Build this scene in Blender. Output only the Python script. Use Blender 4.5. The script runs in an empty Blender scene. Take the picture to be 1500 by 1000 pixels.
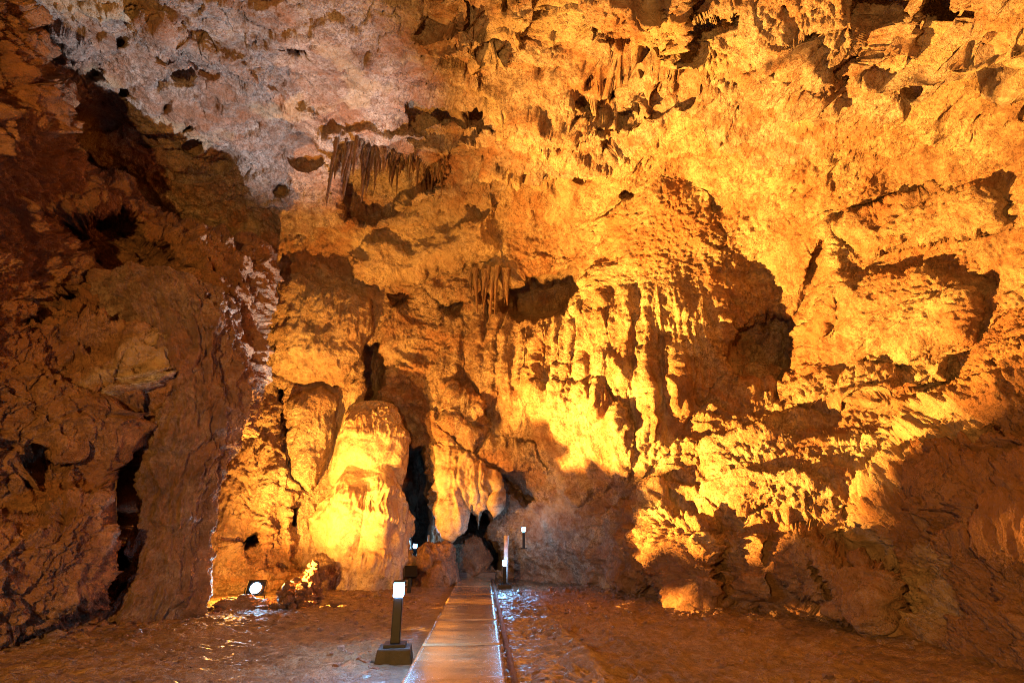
import bpy, bmesh, math, random
import numpy as np
from mathutils import Vector, Matrix

random.seed(7)
rng = np.random.default_rng(11)
SC = bpy.context.scene
COL = SC.collection
R = math.radians

# ------------------------------------------------------------------ camera
EYE = np.array([0.0, 0.0, 1.5])
PITCH = math.atan2(283.0, 750.0)
CP, SP = math.cos(PITCH), math.sin(PITCH)
cam_d = bpy.data.cameras.new('camera')
cam_d.sensor_width = 36.0
cam_d.lens = 18.0
cam_d.clip_start = 0.05
cam_d.clip_end = 200.0
cam = bpy.data.objects.new('camera', cam_d)
cam.location = EYE
cam.rotation_euler = (math.pi / 2 + PITCH, 0, 0)
COL.objects.link(cam)
SC.camera = cam

def ray(u, v):
    """direction (world) seen at photo pixel u,v with forward depth 1"""
    a = (np.asarray(u, float) - 750.0) / 750.0
    b = (500.0 - np.asarray(v, float)) / 750.0
    return np.stack([a, CP - SP * b, SP + CP * b], -1)

def at(u, v, Y=None, z=None):
    d = ray(u, v)
    t = Y / d[1] if Y is not None else (z - EYE[2]) / d[2]
    return Vector(EYE + d * t)

# ------------------------------------------------------------------ world, exposure
w = bpy.data.worlds.new('World')
SC.world = w
w.use_nodes = True
w.node_tree.nodes['Background'].inputs['Color'].default_value = (0, 0, 0, 1)   # deep underground: no daylight
w.node_tree.nodes['Background'].inputs['Strength'].default_value = 0.0
SC.view_settings.view_transform = 'Standard'
SC.view_settings.look = 'None'
SC.view_settings.gamma = 1.0
SC.view_settings.use_curve_mapping = False
SC.view_settings.exposure = 0.8
cy = SC.cycles
cy.max_bounces = 8
cy.diffuse_bounces = 6
cy.glossy_bounces = 3
cy.sample_clamp_indirect = 8.0
cy.sample_clamp_direct = 10.0
cy.use_denoising = True
cy.denoising_prefilter = 'NONE'
cy.filter_width = 1.0
cy.caustics_reflective = False
cy.caustics_refractive = False

SODIUM = (1.0, 0.40, 0.055)
LED = (0.72, 0.86, 1.0)

def lamp(name, kind, loc, power, color, aim=None, size=60, blend=0.8, radius=0.08):
    d = bpy.data.lights.new(name, kind)
    d.energy = power
    d.color = color
    d.shadow_soft_size = radius
    if kind == 'SPOT':
        d.spot_size = R(size)
        d.spot_blend = blend
    o = bpy.data.objects.new(name, d)
    o.location = loc
    if aim is not None:
        o.rotation_euler = (Vector(aim) - Vector(loc)).to_track_quat('-Z', 'Y').to_euler()
    COL.objects.link(o)
    return o

L1 = at(394, 864, Y=13.2)                    # sodium floodlight low between the dark boulder and the stone heap
L2 = at(373, 862, Y=13.0)                    # white floodlight on the dark boulder
L3 = at(601, 838, Y=15.8)                    # boxed white floodlight turned up at the ceiling
L4 = at(345, 862, Y=13.6)                    # second sodium floodlight, behind the dark boulder
L5 = Vector((-2.8, -4.0, 2.4))                 # added, unseen fill lamp behind the camera; lifts the shaded foreground
lamp('sodium_beam', 'SPOT', L1, 68000, SODIUM, aim=(7.8, 11.2, 7.0), size=98, blend=1.0, radius=0.025)
lamp('sodium_wash', 'SPOT', L4, 6600, SODIUM, aim=(-3.2, 17.0, 9.5), size=122, blend=1.0, radius=0.05)
lamp('centre_fill', 'SPOT', L1 + Vector((-.1, 0.0, 0.5)), 2200, SODIUM, aim=(-2.2, 18.3, 4.2), size=66, blend=1.0, radius=0.04)  # added unseen lamp without a fixture, brightens the flowstone column
lamp('sodium_spill', 'POINT', L4 + Vector((0.0, 0.2, 0.15)), 290, SODIUM, radius=0.06)
lamp('rear_fill', 'POINT', L5, 4300, (1.0, .48, .11), radius=0.10)
lamp('led_beam', 'SPOT', L3 + Vector((0.0, -0.2, 0.30)), 6600, (0.90, 0.90, 0.93), aim=at(378, 150, z=12.0), size=46, blend=0.7, radius=0.08)
lamp('led_flood', 'SPOT', L2 + Vector((0.05, -0.25, 0.05)), 45, LED, aim=(-7.4, 8.6, 4.4), size=110, blend=0.8, radius=0.05)

# ------------------------------------------------------------------ noise
def _h(ix, iy, iz, seed):
    h = (ix.astype(np.uint32) * np.uint32(374761393) + iy.astype(np.uint32) * np.uint32(668265263)
         + iz.astype(np.uint32) * np.uint32(2147483647) + np.uint32((seed * 1274126177) & 0xffffffff))
    h = (h ^ (h >> np.uint32(13))) * np.uint32(1274126177)
    h = (h ^ (h >> np.uint32(16))) * np.uint32(2246822519)
    return h ^ (h >> np.uint32(15))

def perlin(p, seed=0):
    p = p.astype(np.float32)
    i = np.floor(p)
    f = p - i
    i = i.astype(np.int64)
    s = f * f * f * (f * (f * 6 - 15) + 10)
    out = None
    acc = 0
    for dx in (0, 1):
        wx = s[..., 0] if dx else 1 - s[..., 0]
        for dy in (0, 1):
            wy = s[..., 1] if dy else 1 - s[..., 1]
            for dz in (0, 1):
                wz = s[..., 2] if dz else 1 - s[..., 2]
                h = _h(i[..., 0] + dx, i[..., 1] + dy, i[..., 2] + dz, seed)
                gx = ((h & np.uint32(1023)).astype(np.float32) / 511.5 - 1)
                gy = (((h >> np.uint32(10)) & np.uint32(1023)).astype(np.float32) / 511.5 - 1)
                gz = (((h >> np.uint32(20)) & np.uint32(1023)).astype(np.float32) / 511.5 - 1)
                acc = acc + wx * wy * wz * (gx * (f[..., 0] - dx) + gy * (f[..., 1] - dy) + gz * (f[..., 2] - dz))
    return acc * 1.4

def fbm(p, octs=4, gain=0.5, lac=2.03, seed=0):
    a, s = 1.0, 0
    for k in range(octs):
        s = s + a * perlin(p * lac ** k, seed + k * 17)
        a *= gain
    return s

def ridged(p, octs=4, gain=0.5, lac=2.1, seed=0):
    a, s = 1.0, 0
    for k in range(octs):
        s = s + a * (1 - 2.2 * np.abs(perlin(p * lac ** k, seed + k * 31)))
        a *= gain
    return s

def cells(p, seed=0, tilt=True):
    """cellular noise: F1, F2 and the height of a randomly tilted facet per cell"""
    p = p.astype(np.float32)
    i = np.floor(p)
    f = p - i
    i = i.astype(np.int64)
    n = p.shape[:-1]
    F1 = np.full(n, 9.0, np.float32); F2 = np.full(n, 9.0, np.float32); H = np.zeros(n, np.float32)
    for dx in (-1, 0, 1):
        for dy in (-1, 0, 1):
            for dz in (-1, 0, 1):
                h = _h(i[..., 0] + dx, i[..., 1] + dy, i[..., 2] + dz, seed)
                vx = dx + (h & np.uint32(1023)).astype(np.float32) / 1023 - f[..., 0]
                vy = dy + ((h >> np.uint32(10)) & np.uint32(1023)).astype(np.float32) / 1023 - f[..., 1]
                vz = dz + ((h >> np.uint32(20)) & np.uint32(1023)).astype(np.float32) / 1023 - f[..., 2]
                d = vx * vx + vy * vy + vz * vz
                near = d < F1
                F2 = np.where(near, F1, np.minimum(F2, d))
                if tilt:
                    h2 = h * np.uint32(2654435761)
                    h2 ^= h2 >> np.uint32(15)
                    g = (h2 & np.uint32(255)).astype(np.float32) / 127.5 - 1
                    k = ((h2 >> np.uint32(8)) & np.uint32(255)).astype(np.float32) / 127.5 - 1
                    m = ((h2 >> np.uint32(16)) & np.uint32(255)).astype(np.float32) / 127.5 - 1
                    H = np.where(near, -(g * vx + k * vy + m * vz) + 0.45 * (g - k), H)
                F1 = np.where(near, d, F1)
    return np.sqrt(F1), np.sqrt(F2), H

def sstep(a, b, x):
    t = np.clip((x - a) / (b - a), 0, 1)
    return t * t * (3 - 2 * t)

# ------------------------------------------------------------------ object helpers
def setp(o, label=None, cat=None, group=None, kind=None):
    if label: o['label'] = label
    if cat: o['category'] = cat
    if group: o['group'] = group
    if kind: o['kind'] = kind
    return o

def empty(name, loc, label, cat, group=None, rz=0.0):
    o = bpy.data.objects.new(name, None)
    o.empty_display_size = 0.1
    o.location = loc
    o.rotation_euler = (0, 0, rz)
    COL.objects.link(o)
    return setp(o, label, cat, group)

def mesh_np(name, verts, faces, mat, smooth=True, parent=None, attrs=None):
    me = bpy.data.meshes.new(name)
    nv, nf = len(verts), len(faces)
    k = faces.shape[1]
    me.vertices.add(nv)
    me.vertices.foreach_set('co', np.ascontiguousarray(verts, np.float32).ravel())
    me.loops.add(nf * k)
    me.loops.foreach_set('vertex_index', np.ascontiguousarray(faces, np.int32).ravel())
    me.polygons.add(nf)
    me.polygons.foreach_set('loop_start', np.arange(nf, dtype=np.int32) * k)
    me.polygons.foreach_set('loop_total', np.full(nf, k, np.int32))
    me.polygons.foreach_set('use_smooth', np.full(nf, smooth, bool))
    me.update(calc_edges=True)
    for an, av in (attrs or {}).items():
        a = me.attributes.new(an, 'FLOAT', 'POINT')
        a.data.foreach_set('value', np.ascontiguousarray(av, np.float32))
    me.materials.append(mat)
    o = bpy.data.objects.new(name, me)
    COL.objects.link(o)
    if parent: o.parent = parent
    return o

def from_bm(name, bm, mat, parent=None, smooth=False):
    me = bpy.data.meshes.new(name)
    bm.normal_update()
    bm.to_mesh(me); bm.free()
    me.polygons.foreach_set('use_smooth', [smooth] * len(me.polygons))
    me.materials.append(mat)
    o = bpy.data.objects.new(name, me)
    COL.objects.link(o)
    if parent: o.parent = parent
    return o

def box_bm(sx, sy, sz, z0=0, top=1.0, bevel=0.0, cx=0, cy=0):
    bm = bmesh.new()
    vs = []
    for z, s in ((z0, 1.0), (z0 + sz, top)):
        for x, y in ((-1, -1), (1, -1), (1, 1), (-1, 1)):
            vs.append(bm.verts.new((cx + x * sx / 2 * s, cy + y * sy / 2 * s, z)))
    for f in ((3, 2, 1, 0), (4, 5, 6, 7), (0, 1, 5, 4), (1, 2, 6, 5), (2, 3, 7, 6), (3, 0, 4, 7)):
        bm.faces.new([vs[i] for i in f])
    if bevel:
        bmesh.ops.bevel(bm, geom=bm.edges[:], offset=bevel, segments=2, affect='EDGES', profile=0.6)
    return bm

# ------------------------------------------------------------------ materials
class NT:
    def __init__(s, name):
        s.m = bpy.data.materials.new(name); s.m.use_nodes = True
        s.n = s.m.node_tree.nodes; s.l = s.m.node_tree.links
        s.b = s.n['Principled BSDF']
        s.tc = s.n.new('ShaderNodeTexCoord')
    def node(s, t, **kw):
        n = s.n.new(t)
        for k, v in kw.items():
            if k in n.inputs: n.inputs[k].default_value = v
            else: setattr(n, k, v)
        return n
    def noise(s, scale, detail=5, rough=0.6, dist=0.0, vec=None):
        n = s.node('ShaderNodeTexNoise', Scale=scale, Detail=detail, Roughness=rough, Distortion=dist)
        s.l.new(vec or s.tc.outputs['Object'], n.inputs['Vector'])
        return n.outputs['Fac']
    def scaled(s, v):
        n = s.node('ShaderNodeMapping'); n.inputs['Scale'].default_value = v
        s.l.new(s.tc.outputs['Object'], n.inputs['Vector'])
        return n.outputs['Vector']
    def ramp(s, fac, stops):
        n = s.n.new('ShaderNodeValToRGB')
        e = n.color_ramp.elements
        while len(e) < len(stops): e.new(0.5)
        for el, (p, c) in zip(e, stops):
            el.position = p
            el.color = (*c, 1) if len(c) == 3 else c
        s.l.new(fac, n.inputs['Fac'])
        return n.outputs['Color']
    def mix(s, fac, a, b, mode='MIX'):
        n = s.n.new('ShaderNodeMix'); n.data_type = 'RGBA'; n.blend_type = mode
        for sock, val in ((n.inputs['Factor'], fac), (n.inputs[6], a), (n.inputs[7], b)):
            if hasattr(val, 'links'): s.l.new(val, sock)
            elif isinstance(val, (int, float)): sock.default_value = val
            else: sock.default_value = (*val, 1)
        return n.outputs[2]
    def math(s, op, a, b=0.0):
        n = s.node('ShaderNodeMath', operation=op)
        for k, val in enumerate((a, b)):
            if hasattr(val, 'links'): s.l.new(val, n.inputs[k])
            else: n.inputs[k].default_value = val
        return n.outputs[0]
    def attr(s, name):
        n = s.node('ShaderNodeAttribute'); n.attribute_name = name
        return n.outputs['Fac']
    def bump(s, h, strength, dist):
        n = s.node('ShaderNodeBump', Strength=strength, Distance=dist)
        s.l.new(h, n.inputs['Height'])
        s.l.new(n.outputs['Normal'], s.b.inputs['Normal'])
    def set(s, name, val):
        if hasattr(val, 'links'): s.l.new(val, s.b.inputs[name])
        elif isinstance(val, (tuple, list)): s.b.inputs[name].default_value = (*val, 1)
        else: s.b.inputs[name].default_value = val

def rock_mat(name, pale, mid, dark, stain=(0.13, 0.055, 0.03), rough=(0.55, 0.9), spec=0.35, bump=0.8, bscale=1.0):
    t = NT(name)
    n1 = t.noise(0.55, 6, 0.62, 0.6)
    n2 = t.noise(3.1, 8, 0.68, 0.3)
    n3 = t.noise(17.0, 6, 0.7)
    f = t.math('ADD', t.math('MULTIPLY', n1, 0.55), t.math('MULTIPLY', n2, 0.45))
    c = t.ramp(f, [(0.38, dark), (0.49, mid), (0.60, pale)])
    c = t.mix(t.ramp(n3, [(0.36, (0.7, 0.7, 0.7)), (0.53, (0, 0, 0))]), c, stain)
    # clay and soot film lying on the rock
    n4 = t.noise(1.3, 7, 0.7, 1.0)
    c = t.mix(t.math('MULTIPLY', t.ramp(n4, [(0.50, (0, 0, 0)), (0.64, (1, 1, 1))]), 0.6), c, stain)
    n5 = t.noise(.42, 6, .66, 1.4)
    c = t.mix(t.math('MULTIPLY', t.ramp(n5, [(.47, (0, 0, 0)), (.60, (1, 1, 1))]), .62), c, (.27, .115, .05))
    c = t.mix(t.math('MULTIPLY', t.ramp(t.noise(2.2, 8, .75, .8), [(.55, (0, 0, 0)), (.64, (1, 1, 1))]), .7), c, (.09, .05, .035))
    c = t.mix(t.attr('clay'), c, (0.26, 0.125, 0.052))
    c = t.mix(t.attr('calcite'), c, t.ramp(n2, [(0.35, (0.36, 0.27, 0.17)), (0.6, (0.52, 0.42, 0.29))]))
    vc = t.node('ShaderNodeTexVoronoi', Scale=2.6, feature='DISTANCE_TO_EDGE')
    wv = t.node('ShaderNodeVectorMath', operation='ADD'); ns = t.node('ShaderNodeTexNoise', Scale=2.5, Detail=5, Roughness=.65)
    t.l.new(t.tc.outputs['Object'], ns.inputs['Vector']); t.l.new(t.tc.outputs['Object'], wv.inputs[0]); t.l.new(ns.outputs['Color'], wv.inputs[1])
    t.l.new(wv.outputs[0], vc.inputs['Vector'])
    crk = t.ramp(vc.outputs['Distance'], [(0.0, (1, 1, 1)), (0.022, (0, 0, 0))])
    crk = t.math('MULTIPLY', crk, t.ramp(n1, [(.45, (0, 0, 0)), (.58, (1, 1, 1))]))
    c = t.mix(t.math('MULTIPLY', crk, .75), c, (.05, .03, .02))
    t.set('Base Color', c)
    t.set('Roughness', t.ramp(n2, [(0.3, (rough[0],) * 3), (0.65, (rough[1],) * 3)]))
    t.set('Specular IOR Level', spec)
    h = t.math('ADD', t.math('MULTIPLY', n3, 0.6), t.math('MULTIPLY', t.noise(42 * bscale, 5, 0.75), 0.4))
    v = t.node('ShaderNodeTexVoronoi', Scale=9.0 * bscale, feature='F1')
    t.l.new(t.tc.outputs['Object'], v.inputs['Vector'])
    h = t.math('ADD', h, t.math('MULTIPLY', v.outputs['Distance'], 0.35))
    h = t.math('SUBTRACT', h, t.math('MULTIPLY', crk, .5))
    t.bump(h, bump, 0.2)
    return t.m

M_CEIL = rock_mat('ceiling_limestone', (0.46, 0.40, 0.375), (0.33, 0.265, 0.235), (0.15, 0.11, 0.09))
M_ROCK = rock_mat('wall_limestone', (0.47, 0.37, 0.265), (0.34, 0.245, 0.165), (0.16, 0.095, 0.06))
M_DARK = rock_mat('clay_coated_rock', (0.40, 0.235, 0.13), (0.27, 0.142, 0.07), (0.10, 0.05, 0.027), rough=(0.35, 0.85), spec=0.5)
M_WET = rock_mat('wet_dark_rock', (0.36, 0.26, 0.20), (0.22, 0.14, 0.10), (0.09, 0.06, 0.05), rough=(0.25, 0.6), spec=0.6)
M_FLOW = rock_mat('flowstone', (0.56, 0.46, 0.32), (0.46, 0.35, 0.225), (0.30, 0.205, 0.12), stain=(0.24, 0.14, 0.07), rough=(0.35, 0.7), bump=0.35)

M_LIT_LEDGE = rock_mat('lit_ledge_rock', (0.62, 0.56, 0.50), (0.50, 0.43, 0.37), (0.26, 0.18, 0.13), rough=(0.3, 0.6), spec=0.5)  # pale tone paints in the white lamp light catching the ledge

# ------------------------------------------------------------------ the rock shell, estimated depths at image pixels, unprojected from the camera
def axis(lo, hi, step, lo2, hi2, grow=1.06):
    core = list(np.arange(lo, hi + step, step))
    a, s = [], step
    x = lo
    while x > lo2:
        s *= grow; x -= s; a.append(x)
    b, s = [], step
    x = core[-1]
    while x < hi2:
        s *= grow; x += s; b.append(x)
    return np.array(a[::-1] + core + b)

STEP = 1.4
ua = axis(-60, 1560, STEP, -700, 2200)
va = axis(-50, 985, STEP, -420, 1100)
U, V = np.meshgrid(ua, va)
U = U.astype(np.float32); V = V.astype(np.float32)
uv3 = np.stack([U / 60, V / 60, np.zeros_like(U)], -1)
WU = 7 * fbm(uv3, 4, 0.6, seed=3)
WV = 7 * fbm(uv3 + 31.7, 4, 0.6, seed=5)
UW, VW = U + WU, V + WV          # ragged outlines

def tps(pts):
    """thin-plate interpolation of the forward depth estimated at a set of image pixels"""
    P, t = [], []
    for u, v, k, val in pts:
        d = ray(u, v)
        t.append(math.log(val / d[1] if k == 'Y' else (val - EYE[2]) / d[2]))
        P.append((u / 500, v / 500))
    P = np.array(P); n = len(P)
    def ph(r2): return 0.5 * r2 * np.log(r2 + 1e-9)
    K = ph(((P[:, None] - P[None]) ** 2).sum(-1)) + np.eye(n) * 2e-3
    A = np.zeros((n + 3, n + 3)); A[:n, :n] = K; A[:n, n] = 1; A[:n, n + 1:] = P
    A[n, :n] = 1; A[n + 1:, :n] = P.T
    s = np.linalg.solve(A, np.concatenate([t, np.zeros(3)]))
    x = (U / 500).astype(np.float32); y = (V / 500).astype(np.float32)
    o = (s[n] + s[n + 1] * x + s[n + 2] * y).astype(np.float32)
    for k in range(n):
        o += np.float32(s[k]) * ph((x - np.float32(P[k, 0])) ** 2 + (y - np.float32(P[k, 1])) ** 2)
    return np.exp(np.clip(o, 0.8, 3.4))

BACK = [
 # ceiling
 (-600, -300, 'z', 9), (200, -350, 'z', 11.5), (750, -380, 'z', 11.5), (1300, -350, 'z', 10), (2000, -300, 'z', 7.5),
 (-100, 0, 'z', 11.5), (200, 60, 'z', 12), (450, 60, 'z', 12), (700, 0, 'z', 11.6), (1000, 0, 'z', 11), (1300, 0, 'z', 10), (1560, 0, 'z', 8.3),
 (150, 200, 'z', 12.3), (300, 150, 'z', 12.2), (300, 280, 'Y', 14.2), (400, 345, 'Y', 15.8), (480, 250, 'Y', 13.6), (560, 200, 'Y', 12.4), (600, 100, 'z', 11.8),
 (560, 300, 'Y', 15.2), (700, 200, 'z', 12), (660, 350, 'Y', 16.4), (750, 300, 'Y', 15.3), (850, 300, 'Y', 15), (850, 180, 'z', 11.6), (1000, 130, 'z', 10.8), (1000, 250, 'Y', 12.8), (1200, 100, 'z', 10.1),
 (1350, 100, 'z', 9.3),
 # back wall
 (-300, 500, 'Y', 14), (100, 500, 'Y', 16), (300, 450, 'Y', 16.8), (430, 430, 'Y', 17), (500, 480, 'Y', 17.3), (560, 400, 'Y', 17.3), (330, 650, 'Y', 16.2), (420, 650, 'Y', 17), (300, 860, 'Y', 15.2), (380, 860, 'Y', 15.9), (480, 850, 'Y', 17),
 (620, 480, 'Y', 18.3), (700, 430, 'Y', 17.7), (700, 560, 'Y', 18.3), (600, 600, 'Y', 18.8), (640, 720, 'Y', 19.3), (700, 700, 'Y', 19.0), (700, 820, 'Y', 21),
 (800, 480, 'Y', 17.2), (800, 620, 'Y', 17.2), (850, 400, 'Y', 16.6), (800, 720, 'Y', 18.6), (780, 840, 'Y', 19.6), (860, 780, 'Y', 17.6), (860, 855, 'Y', 18.2),
 # buttress side and right wall
 (920, 350, 'Y', 14.8), (1000, 400, 'Y', 14.6), (930, 550, 'Y', 15.2), (1000, 600, 'Y', 15), (900, 680, 'Y', 15.8), (960, 868, 'Y', 15), (1000, 780, 'Y', 13.6), (1020, 885, 'Y', 13.0), (1030, 700, 'Y', 13.9),
 (1100, 300, 'Y', 12.8), (1150, 430, 'Y', 13.6), (1120, 560, 'Y', 14.4), (1250, 330, 'Y', 11.4), (1250, 470, 'Y', 12.2), (1200, 570, 'Y', 13.5), (1180, 650, 'Y', 12.6), (1180, 740, 'Y', 11.8), (1100, 700, 'Y', 12.8), (1100, 800, 'Y', 12.2), (1150, 890, 'Y', 11.9), (1300, 600, 'Y', 11.8), (1300, 700, 'Y', 11.2),
 (1300, 250, 'Y', 10.2), (1400, 400, 'Y', 10), (1490, 300, 'Y', 8.4), (1450, 200, 'Y', 7.8), (1400, 520, 'Y', 10.4), (1250, 860, 'Y', 10.6), (1300, 915, 'Y', 10.0), (1480, 600, 'Y', 9.6), (1500, 780, 'Y', 9.4), (1490, 960, 'Y', 8.8),
 (1700, 400, 'Y', 6.8), (1700, 800, 'Y', 7.2), (2000, 400, 'Y', 3.6), (2100, 900, 'Y', 3.4), (2100, 0, 'Y', 2.9),
]
OUT = [(1250, 860, 'Y', 10.4), (1300, 925, 'Y', 9.9), (1297, 800, 'Y', 9.9), (1330, 660, 'Y', 9.7), (1390, 580, 'Y', 9.4), (1420, 700, 'Y', 8.9), (1420, 850, 'Y', 8.6),
 (1480, 470, 'Y', 8.9), (1480, 600, 'Y', 8.3), (1480, 760, 'Y', 7.9), (1480, 960, 'Y', 7.5), (1560, 420, 'Y', 8.4), (1600, 700, 'Y', 7.1), (1600, 900, 'Y', 6.5), (1800, 600, 'Y', 5.6), (1800, 900, 'Y', 5.3), (2100, 500, 'Y', 3.7), (2100, 900, 'Y', 3.5)]
LEFT = [
 (-600, 0, 'Y', 3.2), (-600, 500, 'Y', 3.8), (-600, 900, 'Y', 4.2), (-200, -300, 'z', 10), (-200, 200, 'Y', 5.0), (-200, 600, 'Y', 6.4), (-200, 930, 'Y', 7.4),
 (0, 30, 'Y', 6.2), (0, 200, 'Y', 6.8), (0, 350, 'Y', 8.0), (0, 500, 'Y', 8.2), (0, 650, 'Y', 8.6), (0, 800, 'Y', 8.8), (0, 935, 'Y', 9.0),
 (100, 100, 'Y', 7.6), (100, 260, 'Y', 8.6), (100, 420, 'Y', 9.8), (100, 580, 'Y', 9.2), (100, 720, 'Y', 9.3), (100, 850, 'Y', 9.7), (90, 920, 'Y', 9.9),
 (200, 300, 'Y', 10.6), (200, 420, 'Y', 11), (200, 530, 'Y', 9.9), (200, 640, 'Y', 10.6), (200, 780, 'Y', 10.7), (200, 900, 'Y', 11.0),
 (300, 330, 'Y', 12.4), (300, 430, 'Y', 12.2), (300, 560, 'Y', 11.7), (270, 660, 'Y', 11.4), (250, 800, 'Y', 11.2), (260, 880, 'Y', 11.4),
 (380, 370, 'Y', 13.5), (380, 500, 'Y', 13.2), (340, 620, 'Y', 12.6), (500, 500, 'Y', 14.5), (400, 800, 'Y', 13), (400, 200, 'Y', 14), (300, 100, 'Y', 11),
]
T = tps(BACK)
TL = tps(LEFT)
T_OUT = tps(OUT)

def psd(poly, warp=1.0, pad=60):
    """signed distance (photo px, negative inside) to an outline, and the window it covers"""
    poly = np.array(poly, float)
    x0, y0 = poly.min(0) - pad; x1, y1 = poly.max(0) + pad
    i0, i1 = np.searchsorted(va, (y0, y1)); j0, j1 = np.searchsorted(ua, (x0, x1))
    sl = (slice(i0, i1), slice(j0, j1))
    x = U[sl] + warp * WU[sl]; y = V[sl] + warp * WV[sl]
    d = np.full(x.shape, 1e9, np.float32); ins = np.zeros(x.shape, bool)
    n = len(poly)
    for k in range(n):
        ax, ay = poly[k]; bx, by = poly[(k + 1) % n]
        ex, ey = bx - ax, by - ay
        q = np.clip(((x - ax) * ex + (y - ay) * ey) / (ex * ex + ey * ey + 1e-9), 0, 1)
        d = np.minimum(d, (x - ax - q * ex) ** 2 + (y - ay - q * ey) ** 2)
        c = ((ay > y) != (by > y))
        if ay != by:
            ins ^= c & (x < (bx - ax) * (y - ay) / (by - ay) + ax)
    d = np.sqrt(d)
    return np.where(ins, -d, d), sl

def pline(pts, warp=1.0, pad=40):
    pts = np.array(pts, float)
    x0, y0 = pts.min(0) - pad; x1, y1 = pts.max(0) + pad
    i0, i1 = np.searchsorted(va, (y0, y1)); j0, j1 = np.searchsorted(ua, (x0, x1))
    sl = (slice(i0, i1), slice(j0, j1))
    x = U[sl] + warp * WU[sl]; y = V[sl] + warp * WV[sl]
    d = np.full(x.shape, 1e9, np.float32)
    for (ax, ay), (bx, by) in zip(pts[:-1], pts[1:]):
        ex, ey = bx - ax, by - ay
        q = np.clip(((x - ax) * ex + (y - ay) * ey) / (ex * ex + ey * ey + 1e-9), 0, 1)
        d = np.minimum(d, (x - ax - q * ex) ** 2 + (y - ay - q * ey) ** 2)
    return np.sqrt(d), sl

def dome(sd, edge):
    s = np.clip(-sd / edge, 0, 1)
    return np.sqrt(np.maximum(0, 1 - (1 - s) ** 2))

def bulge(poly, amp, edge, warp=1.0):
    sd, sl = psd(poly, warp)
    T[sl] -= amp * dome(sd, edge)

def cut(poly, amp, edge, warp=1.0):
    sd, sl = psd(poly, warp)
    T[sl] += amp * sstep(0, edge, -sd)

def ridge(pts, width, amp, warp=1.0):
    d, sl = pline(pts, warp)
    T[sl] -= amp * np.exp(-(d / width) ** 2)

def crack(pts, width, amp, warp=0.7):
    ridge(pts, width, -amp, warp)

def front(poly, TLayer, edge, roll, warp=1.0, pad=60):
    """a nearer mass of rock with a rounded rim, standing before what is behind it"""
    sd, sl = psd(poly, warp, pad)
    tl = TLayer[sl] + roll * (1 - dome(sd, edge))
    ins = sd < 0
    T[sl] = np.where(ins, np.minimum(T[sl], tl), T[sl])
    m = np.zeros(T.shape, bool); m[sl] = ins
    return m

def blob(cu, cv, ru, rv, amp, power=0.5):
    i0, i1 = np.searchsorted(va, (cv - rv - 12, cv + rv + 12)); j0, j1 = np.searchsorted(ua, (cu - ru - 12, cu + ru + 12))
    sl = (slice(i0, i1), slice(j0, j1))
    q = ((U[sl] + 0.5 * WU[sl] - cu) / ru) ** 2 + ((V[sl] + 0.5 * WV[sl] - cv) / rv) ** 2
    T[sl] -= amp * np.maximum(0, 1 - q) ** power

# --- back wall
cut([(488, 205), (540, 205), (600, 222), (646, 250), (640, 285), (590, 300), (540, 330), (498, 325)], 1.1, 12)
ridge([(480, 198), (545, 196), (605, 214), (655, 246)], 9, .45)
cut([(770, 400), (845, 385), (860, 425), (835, 470), (760, 480), (725, 465), (735, 415)], 2.6, 22)          # dark hollow
cut([(525, 505), (560, 495), (575, 540), (560, 600), (590, 640), (575, 655), (530, 600), (520, 545)], 1.6, 14)  # shaded slot beside the mound
bulge([(510, 370), (545, 350), (600, 370), (720, 295), (735, 370), (640, 400), (560, 420), (515, 410)], 1.0, 70, 2.2)  # bright brow
cut([(565, 425), (610, 425), (600, 455), (570, 460)], 1.2, 14)
cut([(630, 430), (690, 440), (680, 475), (640, 470)], 1.0, 14)
bulge([(390, 420), (430, 400), (540, 440), (545, 480), (505, 560), (440, 560), (395, 540)], 0.9, 45)         # fluted flowstone wall
bulge([(430, 590), (470, 565), (490, 590), (485, 660), (455, 720), (435, 700), (425, 640)], 0.7, 25)
cut([(395, 560), (425, 570), (430, 650), (415, 670), (400, 620)], 1.2, 12)
cut([(340, 790), (380, 775), (385, 800), (350, 812)], 1.3, 10)
cut([(424, 740), (442, 740), (440, 775), (428, 775)], 0.9, 7)
ridge([(400, 680), (390, 760), (385, 850)], 10, 0.2)
ridge([(430, 690), (420, 770), (425, 835)], 8, 0.2)
# drapery and stumps in the centre
for cu, v0, v1, wd, am in ((650, 480, 640, 10, .5), (668, 470, 650, 9, .5), (700, 450, 600, 9, .7), (724, 440, 590, 8, .6), (745, 500, 600, 10, .5), (765, 500, 620, 8, .5),
                          (790, 490, 580, 9, .5), (812, 490, 570, 8, .5), (838, 480, 560, 8, .5), (858, 470, 590, 11, .6), (885, 440, 600, 13, .5), (915, 430, 620, 14, .5), (950, 430, 640, 14, .5), (985, 420, 600, 16, .5)):
    lean = random.uniform(-14, 14)
    ridge([(cu, v0), (cu + lean * .4, (v0 + v1) / 2), (cu + lean, v1)], wd * .9, am * .55)
bulge([(600, 610), (640, 600), (720, 640), (790, 650), (800, 690), (720, 700), (640, 660)], 0.5, 30)
bulge([(655, 560), (690, 560), (720, 620), (690, 660), (650, 620)], 0.8, 30)
bulge([(780, 570), (880, 560), (930, 620), (920, 700), (840, 740), (790, 690)], .6, 50)
# the passage and the small grotto
cut([(588, 655), (622, 655), (630, 700), (632, 760), (628, 815), (596, 815), (592, 740)], 4.5, 12, 1.3)
cut([(655, 800), (690, 740), (715, 750), (740, 790), (735, 840), (655, 845)], 3.0, 14, .6)
cut([(735, 690), (765, 700), (790, 735), (770, 745), (745, 725)], 1.2, 10)
M_column = np.zeros(T.shape, bool)
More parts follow.
